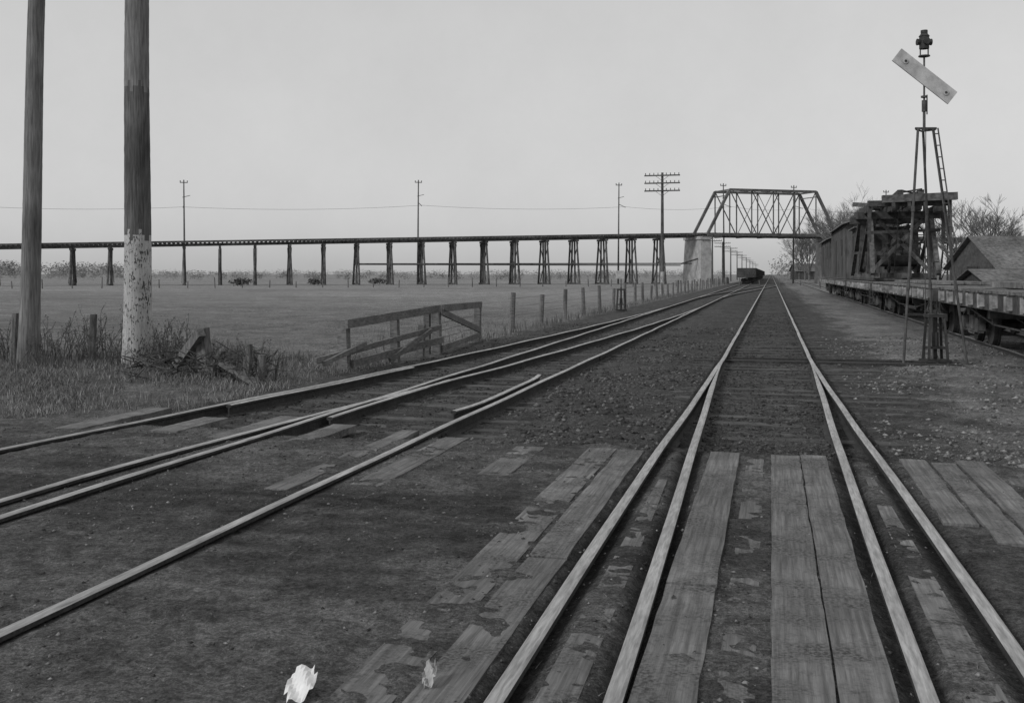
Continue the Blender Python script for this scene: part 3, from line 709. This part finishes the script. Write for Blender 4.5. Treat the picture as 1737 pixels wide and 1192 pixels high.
# ---------------------------------------------------------------- signal mast
e=empty('railroad_signal_mast'); b=MB()
top=Vector((W(1570,17.9),17.9,4.1)); l1=Vector((W(1532,17.9),17.9,-.12)); l3=Vector((W(1640,17.9),17.9,-.12)); l2=Vector((W(1583,19.4),19.4,-.1))
ta_,tb_,tc_=top+Vector((-.14,0,0)),top+Vector((.0,.12,0)),top+Vector((.13,0,0))
b.cyl(l1,ta_,.026,.024,8);b.cyl(l2,tb_,.026,.024,8);b.cyl(l3,tc_,.026,.024,8)
b.cyl(top+Vector((-.19,0,.0)),top+Vector((.19,0,.0)),.022,.022,6); b.cyl(top+Vector((-.17,.0,-.02)),top+Vector((0,.2,-.02)),.018,.018,6); b.cyl(top+Vector((.17,.0,-.02)),top+Vector((0,.2,-.02)),.018,.018,6)
r1=[tc_+Vector((-.04,-.06,0)),tc_+Vector((-.04,-.06,0))+(l3-tc_)*.44]; r2=[tc_+Vector((.06,-.06,.0)),tc_+Vector((.06,-.06,0))+(l3-tc_)*.44]
b.cyl(*r1,.013,.013,6);b.cyl(*r2,.013,.013,6)
for k in range(9): f=(k+.5)/9; b.cyl(r1[0].lerp(r1[1],f),r2[0].lerp(r2[1],f),.010,.010,5)
for pa,pb in ((l1,ta_),(l2,tb_),(l3,tc_)):
    for f in (.33,.66): q=pa.lerp(pb,f); d=(pb-pa).normalized(); b.cyl(q-d*.05,q+d*.05,.036,.036,8)
    b.cyl(pa,pa+UP*.03,.08,.08,10)
mx=top+Vector((-.03,0,0))
b.cyl(mx-UP*.05,mx+UP*.45,.026,.026,8);b.cyl(mx+UP*.3,mx+UP*.5,.045,.045,8); b.cyl(mx+UP*.45,mx+UP*1.3,.018,.018,8); b.cyl(mx+UP*.55,mx+UP*.58,.06,.06,8)
b.cyl(mx+Vector((.05,0,.25)),mx+Vector((.05,0,.6)),.012,.012,5)
b.cyl(top,l2.lerp(l1,.3),.008,.008,5)
b.obj('tripod_and_mast',['truck'],e)
b=MB(); c=mx+Vector((.01,-.05,.9)); an=math.radians(-38); ax=Vector((math.cos(an),0,math.sin(an))); ay=Vector((-math.sin(an),0,math.cos(an)))
b.beam(c-ax*.66,c+ax*.60,.03,.27,0,ay); b.obj('blade',['blade'],e)
b=MB()
for q in (-.47,.44):
    p=c+ax*q; b.cyl(p-Vector((0,.02,0)),p-Vector((0,.03,0)),.05,.05,14); 
b.obj('blade_discs',['light'],e); b=MB()
for q in (-.47,.44): p=c+ax*q; b.cyl(p-Vector((0,.031,0)),p-Vector((0,.04,0)),.022,.022,10)
lz=mx+UP*1.3
b.cyl(lz-UP*.02,lz,.10,.10,10); 
for q in (-.07,.07): b.cyl(lz+Vector((q,0,0)),lz+Vector((q,0,.14)),.012,.012,5)
b.cyl(lz+UP*.12,lz+UP*.34,.085,.085,14); b.cyl(lz+UP*.34,lz+UP*.40,.095,.05,14); b.cyl(lz+UP*.40,lz+UP*.45,.06,.06,12)
for dx in ((1,0,0),(-1,0,0),(0,-1,0)): d=Vector(dx); b.cyl(lz+UP*.24+d*.07,lz+UP*.24+d*.13,.05,.06,12)
b.obj('signal_lamp',['iron'],e)
def stand(name,p,h=.95,target=True,s=1):
    e=empty(name); b=MB(); z=-.1
    b.box(p.x-.22*s,p.x+.22*s,p.y-.18*s,p.y+.18*s,z,z+.06)
    for dx in (-.17,.17):
        for dy in (-.13,.13): b.beam(p+Vector((dx*s,dy*s,z+.06)),p+Vector((dx*.75*s,dy*.7*s,.72*s)),.045,.045)
    b.box(p.x-.17*s,p.x+.17*s,p.y-.12*s,p.y+.12*s,.72*s,.78*s)
    b.box(p.x-.16*s,p.x+.16*s,p.y-.11*s,p.y+.11*s,z+.25,z+.29)
    b.cyl(p+UP*(z+.05),p+UP*.85*s,.035,.035,8); b.cyl(p+UP*.2,p+UP*.45,.07,.06,8)
    b.cyl(p+UP*.7*s,p+UP*h,.02,.02,8)
    b.beam(p+Vector((.1,-.15,.7*s)),p+Vector((.14,-.2,.1)),.03,.03)
    b.obj('frame_and_spindle',['iron'],e)
    if target:
        b=MB(); b.box(p.x-.22,p.x+.12,p.y-.12,p.y+.12,h,h+.35); b.obj('target',['light'],e)
stand('switch_stand',Vector((W(1586,18.2),18.2,0)),.82,False)
q=PY(44,-6.6); stand('switch_stand',q,1.3,True,1.1)
# ---------------------------------------------------------------- barn & sheds
def gable(name,x0,x1,y0,y1,eave,ridge):
    e=empty(name); b=MB(); ym=(y0+y1)/2
    vs=[(x0,y0,-.3),(x1,y0,-.3),(x1,y1,-.3),(x0,y1,-.3),(x0,y0,eave),(x1,y0,eave),(x1,y1,eave),(x0,y1,eave),(x0,ym,ridge),(x1,ym,ridge)]
    b.add(vs,[(0,1,5,4),(2,3,7,6),(0,4,8,7,3),(1,2,6,9,5),(0,3,2,1)])
    k=x0+.1
    while k<x1: b.box(k,k+.04,y0-.03,y0-.003,-.3,eave-.02); k+=.3
    k=y0+.2
    while k<y1: b.box(x0-.03,x0-.003,k,k+.04,-.3,eave-.02); k+=.3
    b.obj('walls',['barnw'],e); b=MB()
    sl=(ridge-eave)/(ym-y0)
    for sg,ya in ((-1,y0-.5),(1,y1+.5)):
        za=eave-.5*sl
        n=12
        for q in range(n):
            f0=q/n;f1=(q+1)/n; Ya=ya+(ym-ya)*f0;Yb=ya+(ym-ya)*f1; Za=za+(ridge-za)*f0+.06;Zb=za+(ridge-za)*f1+.03
            b.hexa([(x0-.4,Ya,Za-.03),(x1+.4,Ya,Za-.03),(x1+.4,Yb,Zb),(x0-.4,Yb,Zb),(x0-.4,Ya,Za+.03),(x1+.4,Ya,Za+.03),(x1+.4,Yb,Zb+.05),(x0-.4,Yb,Zb+.05)])
    b.obj('roof',['roof'],e); b=MB()
    b.box(x0-.06,x0-.032,ym-.9,ym+.9,-.1,min(2.1,eave)); b.box(x0+4,x0+5,y0-.06,y0-.032,.9,1.7); b.obj('openings',['iron'],e)
gable('wooden_barn',35.4,52,73,81,2.1,4.35)
gable('wooden_shed',29.5,35,62,66,1.0,1.75)
gable('small_station',85,93,300,306,2.6,4.6)
# ---------------------------------------------------------------- trees
def tree(name,x,y,h,spread=.5,matn='bark',n0=5,depth=5,r=.22,seed=1,tw=.014):
    random.seed(seed); b=MB()
    def br(p,d,L,r,k):
        q=p+d*L; b.cyl(p,q,r,r*.68,5 if k>2 else 3,0,False)
        if k==0: return
        for _ in range(3 if k>1 else 4):
            e=(d+Vector((random.gauss(0,spread),random.gauss(0,spread),random.uniform(-.05,.4)))).normalized()
            br(p.lerp(q,random.uniform(.55,1)),e,L*random.uniform(.58,.85),max(r*.58,tw),k-1)
    p=Vector((x,y,-.3)); L=h*.3; b.cyl(p,p+UP*L*.6,r*1.3,r,7,0,False)
    for _ in range(n0):
        e=Vector((random.gauss(0,.4),random.gauss(0,.4),1)).normalized(); br(p+UP*L*random.uniform(.35,.6),e,L*.9,r*.7,depth)
    b.obj(name,[matn])
for k,(px,Yq,h,sd,n0) in enumerate([(1432,128,13.5,3,4),(1462,140,15,4,4),(1408,205,16,5,4),(1442,165,16,21,4),(1392,215,14,22,4),(1482,150,13,23,4),(1645,95,10.5,6,3),(1618,105,10.5,8,3),(1676,100,10,24,3),(1372,240,15,9,5),(1355,300,17,10,5),(1365,270,13,25,5),(1705,125,9.5,12,3),(1500,170,14,14,4)]):
    tree('bare_tree',W(px,Yq),Yq,h,.5,'bark',n0,5,.2,sd)
random.seed(3)
def fuzz(name,items,matn,tri=.5):
    V=[]
    for (x,y,h,w,cnt) in items:
        d=rng.normal(size=(cnt,3)); d/=np.linalg.norm(d,axis=1)[:,None]; rr=rng.random(cnt)[:,None]**.45
        c=d*rr*np.array([w*.5,w*.5,h*.45])+np.array([x,y,h*.5]); c[:,2]=np.clip(c[:,2],-.1,h*1.1)
        a=c[:,None,:]+rng.normal(size=(cnt,3,3))*tri*.6; V.append(a.reshape(-1,3))
    V=np.concatenate(V); Fc=np.arange(len(V)).reshape(-1,3); npmesh(name,V,Fc,matn)
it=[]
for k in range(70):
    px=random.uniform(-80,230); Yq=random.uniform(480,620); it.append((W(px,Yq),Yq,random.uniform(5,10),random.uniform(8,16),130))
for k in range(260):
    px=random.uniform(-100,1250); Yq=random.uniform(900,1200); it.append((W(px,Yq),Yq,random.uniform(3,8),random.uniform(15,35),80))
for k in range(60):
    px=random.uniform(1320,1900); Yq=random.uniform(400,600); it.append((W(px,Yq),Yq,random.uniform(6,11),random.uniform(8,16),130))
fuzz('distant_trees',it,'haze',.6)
it=[]
for k in range(130):
    px=random.uniform(260,1160) if k<100 else random.uniform(-50,260); Yq=random.choice((240,262,285,310)); it.append((W(px,Yq),Yq,random.uniform(1.4,3.1),random.uniform(1.8,3.6),110))
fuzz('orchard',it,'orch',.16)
it=[]
for px,Yq in ((405,136),(535,138),(640,140),(412,136)): it.append((W(px,Yq),Yq,1.0,2.6,240))
fuzz('brush_piles',it,'stem',.2)
# ---------------------------------------------------------------- paper scraps
def paper(x,y,w,h,seed,m,z0=.0):
    random.seed(seed); b=MB(); n=8; vs=[];fs=[]
    for i in range(n+1):
        for j in range(n+1):
            u,v=i/n-.5,j/n-.5; k=1-.35*max(0,abs(u)+abs(v)-.6)
            vs.append((x+u*w*k+random.gauss(0,.002),y+v*h*k+random.gauss(0,.002),z0+.01+.06*v+.012*math.sin(u*9+v*6)+.03*u+random.gauss(0,.002)))
    for i in range(n):
        for j in range(n):
            if (i,j) in ((0,0),(n-1,n-1),(0,1),(n-1,0),(n-1,n-2)): continue
            a=i*(n+1)+j; fs.append((a,a+n+1,a+n+2,a+1))
    b.v=vs;b.f=fs;b.m=[0]*len(fs); b.obj('crumpled_paper',[m])
def G(px,py): Yq=F*1.52/(py-465); return (px-868)/F*Yq,Yq
x,y=G(510,1172); paper(x,y,.11,.16,1,'paper'); x,y=G(728,1156); paper(x,y,.05,.09,2,'paper2')
# ---------------------------------------------------------------- world, sun, camera
w=bpy.data.worlds.new('World'); bpy.context.scene.world=w; w.use_nodes=True; nt=w.node_tree
bg=nt.nodes['Background']; sk=nt.nodes.new('ShaderNodeTexSky'); sk.sky_type='NISHITA'; sk.sun_disc=False
el=math.radians(32); az=math.radians(235)
sk.sun_elevation=el; sk.sun_rotation=az; sk.dust_density=3; sk.air_density=1
bw=nt.nodes.new('ShaderNodeRGBToBW'); nt.links.new(sk.outputs[0],bw.inputs[0])
pw_=nt.nodes.new('ShaderNodeMath'); pw_.operation='POWER'; pw_.inputs[1].default_value=.2; nt.links.new(bw.outputs[0],pw_.inputs[0])
tc=nt.nodes.new('ShaderNodeTexCoord'); nz=nt.nodes.new('ShaderNodeTexNoise'); nz.inputs['Scale'].default_value=3.5; nz.inputs['Detail'].default_value=9; nz.inputs['Roughness'].default_value=.7
nt.links.new(tc.outputs['Generated'],nz.inputs['Vector'])
mr=nt.nodes.new('ShaderNodeMapRange'); mr.inputs[1].default_value=.3; mr.inputs[2].default_value=.7; mr.inputs[3].default_value=4.65; mr.inputs[4].default_value=5.15
nt.links.new(nz.outputs['Fac'],mr.inputs[0])
ml=nt.nodes.new('ShaderNodeMath'); ml.operation='MULTIPLY'; nt.links.new(pw_.outputs[0],ml.inputs[0]); nt.links.new(mr.outputs[0],ml.inputs[1])
nt.links.new(ml.outputs[0],bg.inputs['Color']); bg.inputs['Strength'].default_value=.1
L=bpy.data.lights.new('sun','SUN'); L.energy=1.5; L.angle=math.radians(10); L.color=(1,1,1)
lo=bpy.data.objects.new('sun',L); bpy.context.scene.collection.objects.link(lo)
sd=Vector((math.sin(az)*math.cos(el),math.cos(az)*math.cos(el),math.sin(el)))
lo.rotation_euler=sd.to_track_quat('Z','Y').to_euler()
cam=bpy.data.cameras.new('camera'); co=bpy.data.objects.new('camera',cam); bpy.context.scene.collection.objects.link(co)
co.location=(0,0,CAMH); co.rotation_euler=(math.radians(90),0,0); cam.sensor_width=36; cam.lens=F/1737*36; cam.shift_y=-131/1737; cam.clip_end=10000; cam.clip_start=.05
bpy.context.scene.camera=co
bpy.context.scene.view_settings.view_transform='Standard'; bpy.context.scene.view_settings.look='None'; bpy.context.scene.view_settings.exposure=0
